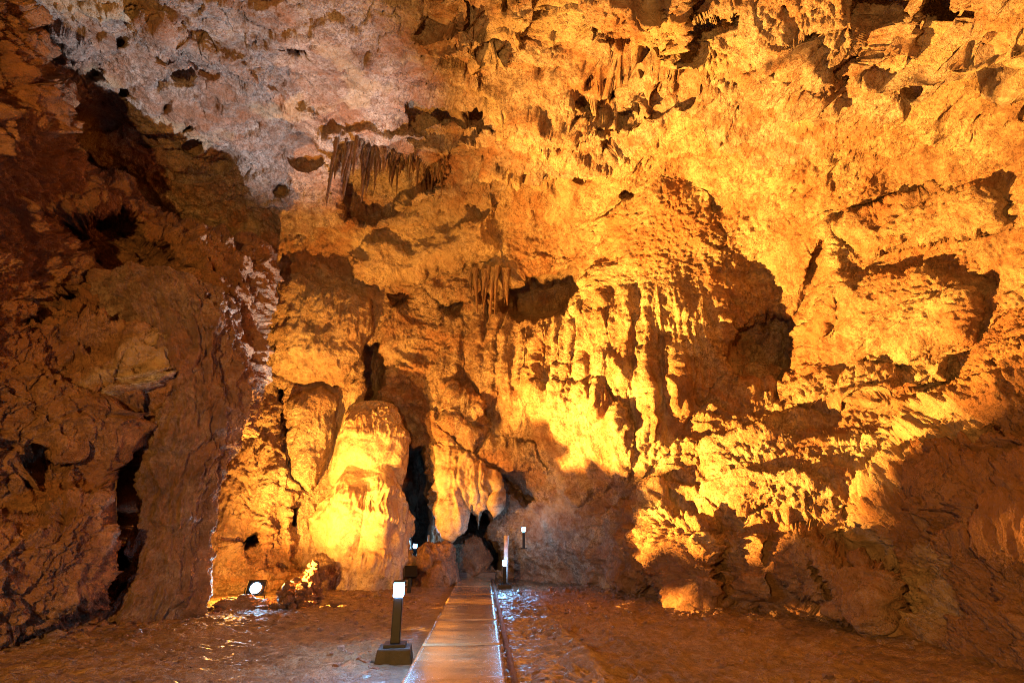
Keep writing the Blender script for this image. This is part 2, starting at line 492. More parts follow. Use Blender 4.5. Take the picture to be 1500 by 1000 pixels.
# --- buttress and the shaded bay beside it
cut([(1062, 470), (1110, 455), (1165, 450), (1178, 500), (1165, 560), (1120, 590), (1050, 575), (1055, 520)], 1.1, 24, 1.3)
BUT = [(880, 330), (960, 250), (1040, 290), (1062, 350), (1060, 470), (1048, 545), (1010, 610), (940, 700), (900, 690), (870, 600), (860, 420)]
bulge(BUT, .45, 60, .8)
cut([(1062, 350), (1120, 345), (1185, 390), (1202, 430), (1175, 560), (1060, 580)], .8, 60, 1.5)
crack([(1210, 350), (1185, 420), (1160, 480), (1140, 580)], 9, .7)
ridge([(1210, 340), (1230, 420), (1200, 480)], 16, .5)
# --- right wall ledges
bulge([(1180, 560), (1260, 540), (1330, 545), (1390, 520), (1380, 560), (1300, 600), (1220, 600), (1160, 590)], .8, 26)
bulge([(1040, 660), (1100, 625), (1240, 600), (1340, 570), (1390, 560), (1340, 640), (1260, 720), (1170, 745), (1080, 750), (1040, 720)], 1.0, 45)
bulge([(1220, 330), (1330, 290), (1450, 270), (1470, 330), (1400, 350), (1280, 380)], .7, 30)
bulge([(1230, 420), (1350, 380), (1430, 430), (1420, 500), (1320, 520), (1240, 500)], .6, 40)
cut([(1140, 60), (1200, 40), (1190, 110), (1160, 120)], .8, 14)
crack([(1290, 0), (1255, 80), (1205, 140)], 9, .5)
crack([(1340, 60), (1335, 130), (1330, 160)], 7, .2)
crack([(1010, 50), (1060, 25)], 7, .5)
# lower right boulders and folds
bulge([(880, 740), (960, 720), (1040, 760), (1060, 870), (1000, 895), (960, 860), (890, 850)], .9, 45)
bulge([(1150, 770), (1210, 790), (1290, 820), (1310, 850), (1295, 915), (1220, 905), (1160, 880), (1140, 820)], 1.2, 40)
crack([(1215, 790), (1270, 850), (1295, 915)], 8, .6)
crack([(1180, 800), (1220, 880)], 6, .5)
crack([(1100, 780), (1110, 890)], 7, .5)
crack([(1045, 780), (1060, 885)], 7, .5)
OUTC = [(1250, 760), (1270, 700), (1330, 650), (1385, 580), (1420, 540), (1480, 470), (1560, 420), (1900, 400), (2300, 500), (2300, 1200), (1300, 1200), (1297, 930), (1290, 850), (1255, 800)]
M_out = front(OUTC, T_OUT, 40, 1.2)
bulge([(1390, 720), (1500, 690), (1600, 700), (1600, 800), (1420, 790)], .6, 40)
crack([(1260, 745), (1400, 690), (1450, 640)], 10, .4)
# --- ceiling: broken slabs
bulge([(650, -60), (800, -60), (790, 80), (720, 128), (640, 85)], .5, 10, 1.6)
bulge([(825, -60), (1000, -60), (1012, 118), (900, 132), (835, 80)], .42, 10, 1.6)
bulge([(1085, 105), (1200, 135), (1300, 65), (1520, 90), (1490, 195), (1250, 232), (1100, 205)], .22, 20, 2.0)
bulge([(660, 180), (800, 205), (860, 175), (900, 230), (790, 290), (690, 270)], .4, 12, 1.6)
cut([(820, 150), (870, 128), (925, 128), (940, 155), (880, 172)], .7, 9, 1.6)
cut([(1005, 55), (1065, 22), (1080, 34), (1030, 72)], .6, 7, 1.2)
cut([(930, 145), (1000, 135), (1015, 165), (950, 180)], .5, 8, 1.6)
cut([(600, 150), (700, 175), (760, 200), (680, 195), (600, 195)], 0.9, 10)
bulge([(600, 60), (690, 40), (760, 110), (700, 165), (610, 150)], .5, 30)
cut([(395, 55), (460, 45), (465, 85), (420, 95)], .7, 12)
for cu, cv, r in ((238, 82, 15), (267, 112, 12), (242, 155, 16), (274, 187, 11), (177, 65, 11), (183, 137, 10), (140, 110, 16), (150, 190, 16), (213, 212, 12), (282, 220, 12), (445, 235, 22), (410, 280, 14), (848, 262, 14), (920, 285, 14)):
    blob(cu, cv, r * 1.1, r * .85, -.55, 1.3)
crack([(335, 235), (300, 262), (262, 265)], 4, .35)
crack([(262, 60), (285, 100), (310, 120)], 4, .3)
ridge([(240, 40), (330, 95), (470, 190), (500, 300)], 16, .4)
# --- left wall in front
LEFTP = [(-900, -600), (-250, -450), (-110, -120), (15, 5), (55, 45), (60, 110), (85, 150), (95, 208), (140, 255), (190, 265), (235, 315), (300, 335), (385, 360), (402, 400), (392, 450), (378, 530), (350, 620),
         (318, 680), (290, 730), (262, 770), (256, 808), (277, 832), (272, 868), (255, 900), (262, 1200), (-900, 1200)]
TLs = TL
m0 = T.copy()
M_left = front(LEFTP, TLs, 55, 1.6, pad=400)
# hollows, ledges of the left wall
def lcut(poly, amp, edge, warp=1.0):
    sd, sl = psd(poly, warp); T[sl] += amp * sstep(0, edge, -sd)
cut([(40, 300), (180, 290), (290, 400), (280, 440), (190, 440), (90, 400)], 1.7, 30, 1.6)
cut([(195, 585), (235, 580), (250, 600), (215, 640), (210, 720), (190, 730), (165, 690), (190, 640)], 2.4, 12)
bulge([(-80, 735), (60, 750), (110, 715), (172, 705), (178, 800), (160, 870), (60, 925), (-80, 960)], .9, 60)  # smooth lobe
cut([(165, 850), (170, 845), (158, 895), (132, 898), (150, 875)], .9, 8, .3)
crack([(172, 690), (182, 790), (168, 900)], 12, 1.6)
crack([(215, 730), (200, 800), (205, 900)], 6, .6)
crack([(330, 470), (300, 560), (255, 640)], 7, .7)
crack([(150, 330), (120, 420), (40, 470)], 8, .8)
crack([(290, 420), (250, 500)], 6, .6)
crack([(0, 700), (70, 660), (150, 650)], 6, .6)
PIL = [(180, 700), (215, 640), (260, 640), (300, 600), (345, 625), (315, 685), (285, 735), (262, 770), (256, 808), (277, 832), (272, 868), (250, 905), (170, 905), (168, 800)]
cut([(150, 600), (200, 585), (262, 600), (300, 640), (290, 730), (262, 800), (262, 905), (155, 905), (168, 790)], 1.5, 12, 1.0)
# --- flowstone mound: stacked bulging tiers
MOUND = [(462, 700), (470, 640), (490, 600), (520, 582), (555, 595), (570, 615), (580, 660), (594, 720), (604, 770), (598, 812), (560, 822), (500, 828), (455, 822), (436, 800), (440, 750)]
# low calcite apron at its foot
blob(520, 840, 90, 32, .9, .7); blob(430, 850, 60, 24, .5, .7)
# --- column to the right of the passage
COLM = [(628, 650), (660, 640), (700, 670), (735, 700), (738, 735), (722, 760), (716, 720), (706, 745), (700, 775), (690, 740), (682, 772), (660, 800), (640, 775), (642, 730), (636, 690)]
sdc, slc = psd(COLM, .5)
cT = np.full(T.shape, 18.1, np.float32) / ray(U, V)[..., 1]
insc = sdc < 0
T[slc] = np.where(insc, np.minimum(T[slc], cT[slc] + .9 * (1 - dome(sdc, 18))), T[slc])
M_column[slc] = insc

# --- positions, smoothed normals and relief
D3 = ray(U, V).astype(np.float32)
P = EYE.astype(np.float32) + D3 * T[..., None]

def blur(a, n):
    for _ in range(n):
        b = a.copy()
        b[1:-1] = (a[:-2] + 2 * a[1:-1] + a[2:]) * .25
        c = b.copy()
        c[:, 1:-1] = (b[:, :-2] + 2 * b[:, 1:-1] + b[:, 2:]) * .25
        a = c
    return a
Ps = P.copy()
def normals(Q):
    du = np.gradient(Q, axis=1); dv = np.gradient(Q, axis=0)
    n = np.cross(du, dv)
    n /= np.linalg.norm(n, axis=-1, keepdims=True) + 1e-9
    flip = (n * D3).sum(-1, keepdims=True) > 0
    return np.where(flip, -n, n)
N = normals(blur(P, 24))
N = blur(N, 6); N /= np.linalg.norm(N, axis=-1, keepdims=True) + 1e-9

# character of the surface, region by region (soft outlines)
def region(poly, soft):
    sd, sl = psd(poly, 1.5, pad=soft + 40)
    m = np.zeros(T.shape, np.float32)
    m[sl] = sstep(soft, -soft, sd)
    return m
left = region(LEFTP, 10)
flute = np.maximum.reduce([
    region([(380, 400), (550, 420), (600, 500), (560, 560), (440, 720), (300, 800), (330, 650)], 25),
    region([(300, 420), (395, 400), (370, 540), (330, 640), (290, 620)], 20),
    region([(640, 450), (880, 430), (1050, 420), (1040, 560), (960, 690), (640, 650)], 30),
    region(COLM, 6), region(MOUND, 8) * .5, region([(1450, 260), (1500, 250), (1500, 420), (1440, 380)], 15)])
smooth = np.maximum(region(MOUND, 10), region([(-80, 735), (172, 705), (170, 890), (-80, 960)], 25) * .25)
smooth = np.maximum(smooth, region([(430, 560), (490, 560), (480, 720), (430, 720)], 15) * .6)
smooth = np.maximum(smooth, region([(520, 395), (550, 360), (600, 375), (715, 305), (730, 365), (640, 392)], 14) * .75)
scal = np.maximum.reduce([
    region([(1030, 650), (1240, 590), (1400, 540), (1340, 650), (1250, 740), (1050, 760)], 20),
    region([(1180, 340), (1480, 280), (1450, 500), (1200, 560)], 30) * .8,
    region([(850, 200), (1060, 170), (1100, 330), (1060, 420), (880, 400)], 40),
    region([(330, 640), (420, 600), (420, 660), (340, 690)], 15) * .4])
ceil = region([(-400, -600), (2200, -600), (1700, 200), (1000, 160), (860, 250), (700, 320), (500, 330), (390, 350), (140, 210), (0, -100)], 40)
lump = np.clip(1 - ceil - flute * .7 - scal * .5, 0, 1) * (1 - smooth)
rough = 1 - smooth
clayreg = region([(880, 740), (1250, 760), (1400, 560), (1600, 480), (1600, 1000), (880, 1000)], 30)

A3 = lambda *a: np.array(a, np.float32)
def wob(f, a, sd, o=3):
    return (a * np.stack([fbm(P * f, o, seed=sd), fbm(P * f, o, seed=sd + 1), fbm(P * f, o, seed=sd + 2)], -1)).astype(np.float32)
Pw = P + wob(.8, .35, 71)
Pw2 = P + wob(5, .06, 81, 1)
du = np.linalg.norm(np.gradient(P, axis=1), axis=-1); dv = np.linalg.norm(np.gradient(P, axis=0), axis=-1)
gap = blur(np.maximum(du, dv), 2)
fineok = sstep(.16, .06, gap); midok = sstep(.30, .09, gap)     # no fine relief where the unprojected pixel grid is stretched
def terrace(q, sharp=.16):
    f = np.floor(q); r = q - f
    return f + sstep(1 - sharp, 1, r) + .25 * (r - sstep(1 - sharp, 1, r))
disp = np.zeros(T.shape, np.float32)
# broad swell of the rock
disp += (.4 + .6 * midok) * .30 * (1 - .35 * left) * fbm(P * .5, 3, .5, seed=101) * rough * (1 - .4 * flute) * (1 - .4 * ceil)
# broken plates: edges of beds flaked away from the roof
q1 = 2.2 * fbm(Pw * A3(.30, .42, .5), 4, .45, seed=210)
q2 = 2.6 * fbm(Pw * A3(.8, 1.1, 1.2), 4, .5, seed=214)
grey = region([(120, 60), (330, -20), (640, -20), (600, 150), (490, 330), (400, 350), (270, 300)], 25)
disp += midok * (1 - .6 * grey) * (ceil * (.46 * terrace(q1, .08) + .10 * terrace(q2, .12)))
# beds dipping to the left, seen as ledges on the walls
bed = (P * A3(.34, .18, .92)).sum(-1) + .30 * fbm(P * .7, 4, .55, seed=221)
wl = np.clip(lump + .7 * scal, 0, 1) * rough * (1 - ceil) * (1 - .8 * flute)
bm_ = .35 + .65 * sstep(-.2, .3, perlin(P * .45, 225))
def ledge(x): 
    r = x - np.floor(x)
    return np.where(r < .78, (r / .78) ** 1.6, 1 - sstep(.78, 1.0, r))
disp += wl * midok * bm_ * (.30 * ledge(bed * .75) + (.10 - .06 * scal) * ledge(bed * 2.6 + .4 * perlin(P * 1.1, 227)))
# blocks
f1, f2, h1 = cells(Pw * A3(.6, .6, .85), 5)
disp += .22 * h1 * sstep(.0, .12, f2 - f1) * (.6 * ceil * (1 - .5 * grey) + .7 * lump + .4 * left + .4 * clayreg) * rough * midok
f1, f2, h2 = cells(Pw * A3(1.7, 1.9, 2.3), 9)
blk = sstep(-.1, .35, perlin(P * .6, 56))
disp += .085 * h2 * sstep(.0, .08, f2 - f1) * (.7 * ceil + .8 * lump + .3 * scal + .5 * left + .5 * clayreg) * rough * midok * (.35 + .65 * blk)
disp -= .05 * sstep(.07, 0.0, f2 - f1) * rough * (ceil + lump) * blk * midok
f1, f2, h3 = cells(Pw2 * A3(5.0, 5.5, 6.5), 13)
disp += .036 * h3 * (ceil * .6 + lump + .3 * scal + .4 * left) * rough * fineok
_, _, h4 = cells(Pw2 * A3(12.0, 12.0, 14.0), 15)
disp += .017 * h4 * (ceil * .8 + lump + scal * .8) * rough * fineok
# long cracks
for fq, sd in ((A3(.35, .6, .5), 57), (A3(.9, .5, .45), 61), (A3(1.3, 1.6, 1.1), 63)):
    fis = np.abs(perlin(Pw * fq, sd))
    disp -= .14 * sstep(.022, .0, fis) * (ceil + .6 * lump + .4 * scal) * rough * sstep(.0, .25, perlin(P * .5, sd + 1)) * midok
# ripples and cups of the lit ledges
disp += scal * fineok * (.03 * ridged(Pw2 * A3(2.6, 2.6, 6.5), 3, .6, seed=33) + .02 * fbm(Pw2 * A3(4, 4, 6), 4, .75, seed=35))
f1s, f2s, _ = cells(Pw2 * A3(6.0, 6.0, 8.0), 21, False)
disp += (.02 * scal + .03 * lump) * (f1s - .45) * fineok
# flutes: ribs and thin curtains running down the wall
pf = P + wob(.9, .10, 91) * A3(1, 1, 0)
fl = ridged(pf * A3(1.4, 1.4, .16), 2, .5, seed=41)
fl2 = ridged(pf * A3(4.6, 4.6, .30), 2, .6, seed=47)
fl3 = ridged(pf * A3(11., 11., .6), 2, .6, seed=43)
brk = .45 + .55 * sstep(-.25, .2, fbm(P * A3(.9, .9, .7), 3, seed=45))
disp += flute * midok * (.15 * fl * (1 - .8 * smooth) + brk * (.085 * fl2 + .03 * fl3 * fineok) * (1 + 1.0 * left) * (1 - .6 * smooth))
disp += flute * rough * midok * .06 * fbm(P * A3(1.8, 1.8, 1.2), 4, .6, seed=49)
# grain
disp += .06 * fbm(P * 3.2, 5, .7, seed=111) * (1 - .9 * smooth) * fineok * (1 - .5 * flute) * (1 - .4 * scal)
disp += .05 * np.abs(fbm(P * 2.2, 3, .6, seed=121)) * lump * midok
pits = sstep(.32, .6, perlin(Pw2 * A3(2.7, 2.7, 3.6), 131)) * sstep(-.1, .3, perlin(P * .7, 133))
disp -= .13 * pits * np.clip(scal * .4 + lump * .7 + ceil * .12, 0, 1) * rough * midok
drip = sstep(-.15, .25, fbm(P * A3(.8, .8, 1.2), 3, seed=143))
disp += smooth * drip * fineok * (.05 * ridged(pf * A3(5.5, 5.5, .35), 2, .6, seed=145) + .012 * fbm(P * A3(7, 7, 3), 3, seed=147))
disp += smooth * .04 * fbm(P * A3(1.6, 1.6, .7), 3, seed=141)
rg = np.maximum(left, clayreg)
disp += clayreg * fineok * (.055 * ridged(Pw2 * A3(3.6, 3.6, 4.2), 4, .65, seed=701) + .035 * fbm(P * 8, 3, .6, seed=703))
disp *= 1 + .3 * rg
disp += rg * fineok * .05 * ridged(Pw2 * A3(1.7, 1.7, 1.5), 4, .6, seed=151)
Q = P + N * disp[..., None]

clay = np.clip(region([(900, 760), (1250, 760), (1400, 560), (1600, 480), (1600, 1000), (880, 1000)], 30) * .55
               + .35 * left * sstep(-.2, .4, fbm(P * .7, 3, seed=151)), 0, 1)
calc = np.clip(region([(100, 570), (150, 545), (215, 505), (262, 530), (225, 548), (180, 565)], 10) * .6 + region(MOUND, 12) * .7 + region([(390, 400), (560, 430), (520, 700), (330, 820), (300, 700)], 40) * .35  # first patch paints white lamp light on the ledge
               + region([(600, 300), (740, 290), (740, 380), (520, 420), (510, 360)], 25) * .55
               + .5 * sstep(.2, .5, fbm(P * .6 + 9, 4, seed=161)) * (1 - left), 0, .85)

# --- split into walls, ceiling and the formations
uc = .25 * (U[:-1, :-1] + U[1:, :-1] + U[:-1, 1:] + U[1:, 1:]); vc = .25 * (V[:-1, :-1] + V[1:, :-1] + V[:-1, 1:] + V[1:, 1:])
def fmask(m): return m[:-1, :-1]
def inpoly(poly):
    sd, sl = psd(poly, 1.0, 30)
    m = np.zeros(T.shape, bool); m[sl] = sd < 0
    return fmask(m)
ids = np.zeros(uc.shape, np.int8)                       # 0 back wall
RIGHTP = [(860, 900), (880, 720), (1060, 600), (1060, 350), (1120, 240), (1300, 180), (1500, 120), (2300, 0), (2300, 1200), (860, 1200)]
CEILP = [(-900, -600), (2300, -600), (2300, 0), (1500, 120), (1300, 180), (1120, 240), (1000, 170), (860, 260), (740, 290), (700, 320), (500, 330), (395, 360), (0, 100), (-900, -300)]
ids[inpoly(RIGHTP)] = 2
ids[inpoly(CEILP)] = 3
ids[inpoly(BUT)] = 5
ids[fmask(M_column)] = 7
ids[fmask(M_left)] = 1
ids[fmask(M_out)] = 8
idx = np.arange(U.size).reshape(U.shape)
quads = np.stack([idx[:-1, :-1], idx[1:, :-1], idx[1:, 1:], idx[:-1, 1:]], -1)
zq = np.maximum.reduce([Q[:-1, :-1, 2], Q[1:, :-1, 2], Q[1:, 1:, 2], Q[:-1, 1:, 2]])
keep = zq > -.35
Qf = Q.reshape(-1, 3); cl = clay.ravel(); ca = calc.ravel()
def piece(i, name, mat):
    f = quads[(ids == i) & keep].reshape(-1, 4)
    us, inv = np.unique(f, return_inverse=True)
    return mesh_np(name, Qf[us], inv.reshape(-1, 4), mat, attrs={'clay': cl[us], 'calcite': ca[us]})
setp(piece(0, 'cave_wall_back', M_ROCK), kind='structure')
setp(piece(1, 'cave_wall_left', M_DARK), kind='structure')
setp(piece(2, 'cave_wall_right', M_ROCK), kind='structure')
setp(piece(3, 'cave_ceiling', M_CEIL), kind='structure')
setp(piece(5, 'flowstone_buttress', M_ROCK), 'tall golden fluted buttress of rock standing out of the wall beside the shaded bay', 'rock formation')
setp(piece(7, 'flowstone_column', M_FLOW), 'narrow ragged flowstone column right of the dark passage, ending in points', 'flowstone')
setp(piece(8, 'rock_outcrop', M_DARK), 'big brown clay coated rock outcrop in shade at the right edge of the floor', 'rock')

# ribbed pillar standing before the left wall
def pillar():
    c = at(216, 905, z=0)
    prof_z = [-.4, 0, .5, 1.0, 1.8, 2.8, 3.8, 4.8, 5.8, 7.0]
    prof_r = [.60, .55, .50, .44, .48, .62, .82, 1.05, 1.25, 1.3]
    prof_x = [.02, .0, .02, .04, .02, -.08, -.15, -.35, -.8, -1.4]
    nt, nz = 420, 330
    th = np.linspace(0, 2 * np.pi, nt, endpoint=False); zz = np.linspace(-.4, 7.0, nz)
    TH_, ZZ = np.meshgrid(th, zz)
    r0 = np.interp(ZZ, prof_z, prof_r)
    ux, uy = np.cos(TH_), np.sin(TH_)
    p0 = np.stack([ux * r0 * .92, uy * r0, ZZ], -1).astype(np.float32)
    wv = p0 + (.10 * np.stack([fbm(p0 * 1.1, 3, seed=601), fbm(p0 * 1.1, 3, seed=602), 0 * ZZ], -1)).astype(np.float32)
    d = .20 * fbm(p0 * A3(.9, .9, .45), 3, .5, seed=605)
    d += .17 * ridged(wv * A3(1.9, 1.9, .16), 2, .5, seed=607)
    d += .085 * ridged(wv * A3(5.5, 5.5, .36), 2, .6, seed=609)
    d += .030 * ridged(wv * A3(12, 12, .9), 2, .6, seed=611)
    br = ZZ * .62 + .5 * fbm(p0 * A3(1.6, 1.6, .3), 3, seed=613)
    q = br - np.floor(br)
    d += .16 * np.where(q > .12, (1 - q) ** .7, sstep(0, .12, q))
    d += .05 * fbm(p0 * 4, 4, .65, seed=615)
    f1, f2, h = cells(wv * A3(3.5, 3.5, 2.2), 617)
    d += .05 * h
    d -= .14
    x = ux * (r0 * .92 + d) + np.interp(ZZ, prof_z, prof_x); y = uy * (r0 + d) + .25
    ii = np.arange(nt * nz).reshape(nz, nt); jj = np.roll(ii, -1, 1)
    f = np.stack([ii[:-1], jj[:-1], jj[1:], ii[1:]], -1).reshape(-1, 4)
    o = mesh_np('rock_pillar', np.stack([x, y, ZZ], -1).reshape(-1, 3), f, M_WET, attrs={'clay': np.zeros(nt * nz), 'calcite': np.zeros(nt * nz)})
    o.location = (c.x, c.y, 0)
    return setp(o, 'dark wet ribbed rock pillar at the left wall, standing before the lit alcove', 'rock pillar')
pillar()

# flowstone mound: a capped dome of calcite tiers
def mound():
    c = at(520, 850, Y=18.0)
    pz = [-.3, .4, 1.0, 1.8, 2.45, 2.95, 3.22, 3.36, 3.6, 4.0, 4.5, 4.9, 5.3, 5.6, 5.74]
    pr = [1.72, 1.68, 1.60, 1.54, 1.42, 1.24, 1.06, 1.16, 1.27, 1.30, 1.20, 1.02, .80, .48, .06]
    px = [0, 0, .0, .0, .0, .02, .04, .05, .06, .08, .10, .12, .12, .12, .12]
    nt, nz = 460, 330
    th = np.linspace(0, 2 * np.pi, nt, endpoint=False); q_ = np.linspace(0, 1, nz)
    zz = -.3 + 6.04 * np.where(q_ < .85, q_ / .85 * .90, .90 + .10 * np.sin((q_ - .85) / .15 * np.pi / 2))
    TH_, ZZ = np.meshgrid(th, zz)
    ux, uy = np.cos(TH_), np.sin(TH_)
    shift = .26 * np.sin(TH_ * 2 + 1.0) + .16 * np.sin(TH_ * 5 + 2)          # tiers droop unevenly
    r0 = np.interp(ZZ + shift * sstep(0, 1.5, ZZ) * sstep(5.6, 4.6, ZZ), pz, pr)
    p0 = np.stack([ux * r0, uy * r0, ZZ], -1).astype(np.float32)
    wv = p0 + (.08 * np.stack([fbm(p0 * 1.2, 3, seed=801), fbm(p0 * 1.2, 3, seed=802), 0 * ZZ], -1)).astype(np.float32)
    low = sstep(3.3, 2.6, ZZ); capm = sstep(4.2, 4.6, ZZ)
    d = .19 * fbm(p0 * A3(.8, .8, .7), 3, .5, seed=805) * (1 + .6 * low)
    lob = np.abs(np.sin(TH_ * 3.5 + .7 * perlin(p0 * .6, 807) + 1.1))
    d += .17 * (lob ** .6 - .6) * low
    dr = np.maximum(sstep(-.05, .3, fbm(p0 * A3(.9, .9, 1.1), 3, seed=811)) * (.3 + .7 * low), capm)
    d += .075 * dr * ridged(wv * A3(5.2, 5.2, .30), 2, .6, seed=813) + .030 * dr * ridged(wv * A3(12, 12, .9), 2, .6, seed=815)
    rim = np.exp(-((ZZ - 4.42 - .08 * np.sin(TH_ * 9)) / .10) ** 2) + .8 * np.exp(-((ZZ - 1.9 - .15 * np.sin(TH_ * 4)) / .09) ** 2)
    d += .05 * rim * (.5 + .8 * np.abs(perlin(wv * A3(6, 6, 1), 817)))
    d += .03 * fbm(p0 * 2.6, 4, .6, seed=819) * (.4 + capm) + .008 * fbm(p0 * 12, 3, .6, seed=821)
    d *= sstep(5.74, 5.5, ZZ)
    x = ux * (r0 + d) + np.interp(ZZ, pz, px); y = uy * (r0 + d) * .95
    ii = np.arange(nt * nz).reshape(nz, nt); jj = np.roll(ii, -1, 1)
    f = np.stack([ii[:-1], jj[:-1], jj[1:], ii[1:]], -1).reshape(-1, 4)
    o = mesh_np('flowstone_mound', np.stack([x, y, ZZ], -1).reshape(-1, 3), f, M_FLOW, attrs={'clay': np.zeros(nt * nz), 'calcite': np.full(nt * nz, .1)})
    o.location = (c.x, c.y, 0); o.scale = (1.05, 1.05, 1.05)
    return setp(o, 'smooth bulging cream flowstone mound with a rounded cap left of the dark passage', 'flowstone')
mound()

# rest of the hall behind the camera
th = np.linspace(0, 2 * np.pi, 97)[:-1]; phs = np.linspace(-.25, np.pi / 2, 30)
TH, PH = np.meshgrid(th, phs)
dd = np.stack([np.cos(PH) * np.sin(TH), np.cos(PH) * np.cos(TH), np.sin(PH)], -1)
rad = (np.abs(dd[..., 0] / 9.0) ** 3 + np.abs(dd[..., 1] / 12.0) ** 3 + np.abs(dd[..., 2] / 11.5) ** 3) ** (-1 / 3)
rad = rad * (1 + .10 * fbm(dd * 4, 4, seed=201))
RQ = EYE + dd * rad[..., None]
ri = np.arange(TH.size).reshape(TH.shape)
rj = np.roll(ri, -1, axis=1)
rq = np.stack([ri[:-1], rj[:-1], rj[1:], ri[1:]], -1)
dc = dd[:-1] + np.roll(dd, -1, axis=1)[1:]
fw = dc @ np.array([0, CP, SP]); rt = dc @ np.array([1.0, 0, 0]); up = dc @ np.array([0, -SP, CP])
inside = (fw > .05) & (np.abs(rt / np.maximum(fw, .05)) < 1.7) & (up / np.maximum(fw, .05) < 1.05)
rf = rq[~inside].reshape(-1, 4)
us, inv = np.unique(rf, return_inverse=True)
setp(mesh_np('cave_wall_rear', RQ.reshape(-1, 3)[us], inv.reshape(-1, 4), M_ROCK), kind='structure')

# ------------------------------------------------------------------ floor and walkway
PA = at(671, 845, z=.12); PB = at(721, 845, z=.12)          # far corners of the walkway
QA = at(577, 1000, z=.12); QB = at(757, 1000, z=.12)
pdir = ((PA + PB) / 2 - (QA + QB) / 2); PL = pdir.length; pdir.normalize()
pn = Vector((pdir.y, -pdir.x, 0))
pc = (QA + QB) / 2
PW = ((QB - QA).dot(pn) + (PB - PA).dot(pn)) / 2
print('path', pc, pdir, PW, PL)

gx = np.concatenate([np.arange(-10, -3, .045), np.arange(-3, 4, .025), np.arange(4, 9.5, .045)])
gy = [-6.0]
while gy[-1] < 24: gy.append(gy[-1] + (.3 if gy[-1] < 3.5 else .03 if gy[-1] < 12 else .045))
GX, GY = np.meshgrid(gx, np.array(gy))
G3 = np.stack([GX, GY, np.zeros_like(GX)], -1).astype(np.float32)
s_along = (GX - pc.x) * pdir.x + (GY - pc.y) * pdir.y
s_side = (GX - pc.x) * pn.x + (GY - pc.y) * pn.y
gz = .07 * fbm(G3 * .35, 3, seed=301) + .045 * fbm(G3 * 1.3, 4, .6, seed=305)
gz += .022 * fbm(G3 * 5, 3, .65, seed=311)
clod = sstep(.25, .5, fbm(G3 * np.array([2.6, 3.4, 1], np.float32), 3, .6, seed=315))
gz += .03 * clod * sstep(.6, 2.0, np.abs(s_side))
# trampled wet gutter beside the walkway
gut = np.exp(-((s_side - PW / 2 - .45) / .35) ** 2)
gz -= .03 * gut
gz += .03 * np.exp(-((s_side - PW / 2 - 1.0 - .15 * perlin(G3 * .8, 5)) / .10) ** 2)
near = sstep(PW / 2 + .5, PW / 2 + .1, np.abs(s_side))
gz = gz * (1 - .8 * near) - .01
wetm = sstep(1.3, .7, s_side - PW / 2 + .25 * fbm(G3 * 1.2, 3, seed=331)) * sstep(-.2, .1, s_side)
wetm = np.maximum(wetm, .30 * sstep(1.6, .6, np.abs(s_side + PW / 2)) )
rip = ridged(G3 * np.array([2.6, 4.2, 1], np.float32) + .3 * np.stack([perlin(G3 * 2.5, 7)] * 3, -1), 3, .6, seed=341)
gz += wetm * .028 * rip
gz += .012 * cells(G3 * np.array([6, 7, 1], np.float32), 351)[2] * (1 - near)
gi = np.arange(GX.size).reshape(GX.shape)
gq = np.stack([gi[:-1, :-1], gi[:-1, 1:], gi[1:, 1:], gi[1:, :-1]], -1).reshape(-1, 4)

t = NT('muddy_floor')
n1 = t.noise(.9, 6, .65, .5); n2 = t.noise(7, 7, .7); n3 = t.noise(38, 5, .7)
c = t.ramp(t.math('ADD', t.math('MULTIPLY', n1, .5), t.math('MULTIPLY', n2, .5)), [(.38, (.10, .056, .028)), (.5, (.24, .14, .066)), (.62, (.37, .235, .12))])
c = t.mix(t.ramp(n3, [(.36, (.6, .6, .6)), (.5, (0, 0, 0))]), c, (.08, .05, .03))
wa = t.attr('wet')
c = t.mix(t.math('MULTIPLY', wa, .75), c, (.10, .058, .034))
t.set('Base Color', c)
t.set('Roughness', t.math('SUBTRACT', t.ramp(n1, [(.4, (.5,) * 3), (.6, (.72,) * 3)]), t.math('MULTIPLY', wa, .26)))
t.set('Specular IOR Level', .5)
t.set('Coat Weight', t.math('ADD', t.math('MULTIPLY', wa, .7), .04)); t.set('Coat Roughness', .15)
h = t.math('ADD', t.math('MULTIPLY', n2, .55), t.math('MULTIPLY', n3, .35))
t.bump(h, 1.0, .15)
M_FLOOR = t.m
floor = mesh_np('cave_floor', np.stack([GX, GY, gz], -1).reshape(-1, 3), gq, M_FLOOR, attrs={'wet': wetm.ravel()})
setp(floor, kind='structure')

t = NT('wet_concrete')
n1 = t.noise(1.2, 6, .65, .4); n2 = t.noise(9, 6, .7); st = t.noise(3.0, 6, .7, .6, vec=t.scaled((.35, 1.6, 1)))
c = t.ramp(t.math('ADD', t.math('MULTIPLY', n1, .5), t.math('MULTIPLY', st, .5)), [(.36, (.15, .088, .045)), (.52, (.29, .18, .09)), (.66, (.40, .265, .15))])
t.set('Base Color', c)
t.set('Roughness', t.ramp(st, [(.35, (.10,) * 3), (.66, (.30,) * 3)]))
t.set('Specular IOR Level', .55)
t.set('Coat Weight', 1.0); t.set('Coat Roughness', .2)
t.bump(t.math('ADD', t.math('MULTIPLY', st, .6), t.math('MULTIPLY', n2, .4)), .7, .04)
M_PATH = t.m
t = NT('kerb_concrete')
c = t.ramp(t.noise(6, 6, .7), [(.35, (.07, .042, .028)), (.6, (.15, .095, .06))])
t.set('Base Color', c); t.set('Roughness', .6); t.bump(t.noise(30, 4), .5, .03)
M_KERB = t.m

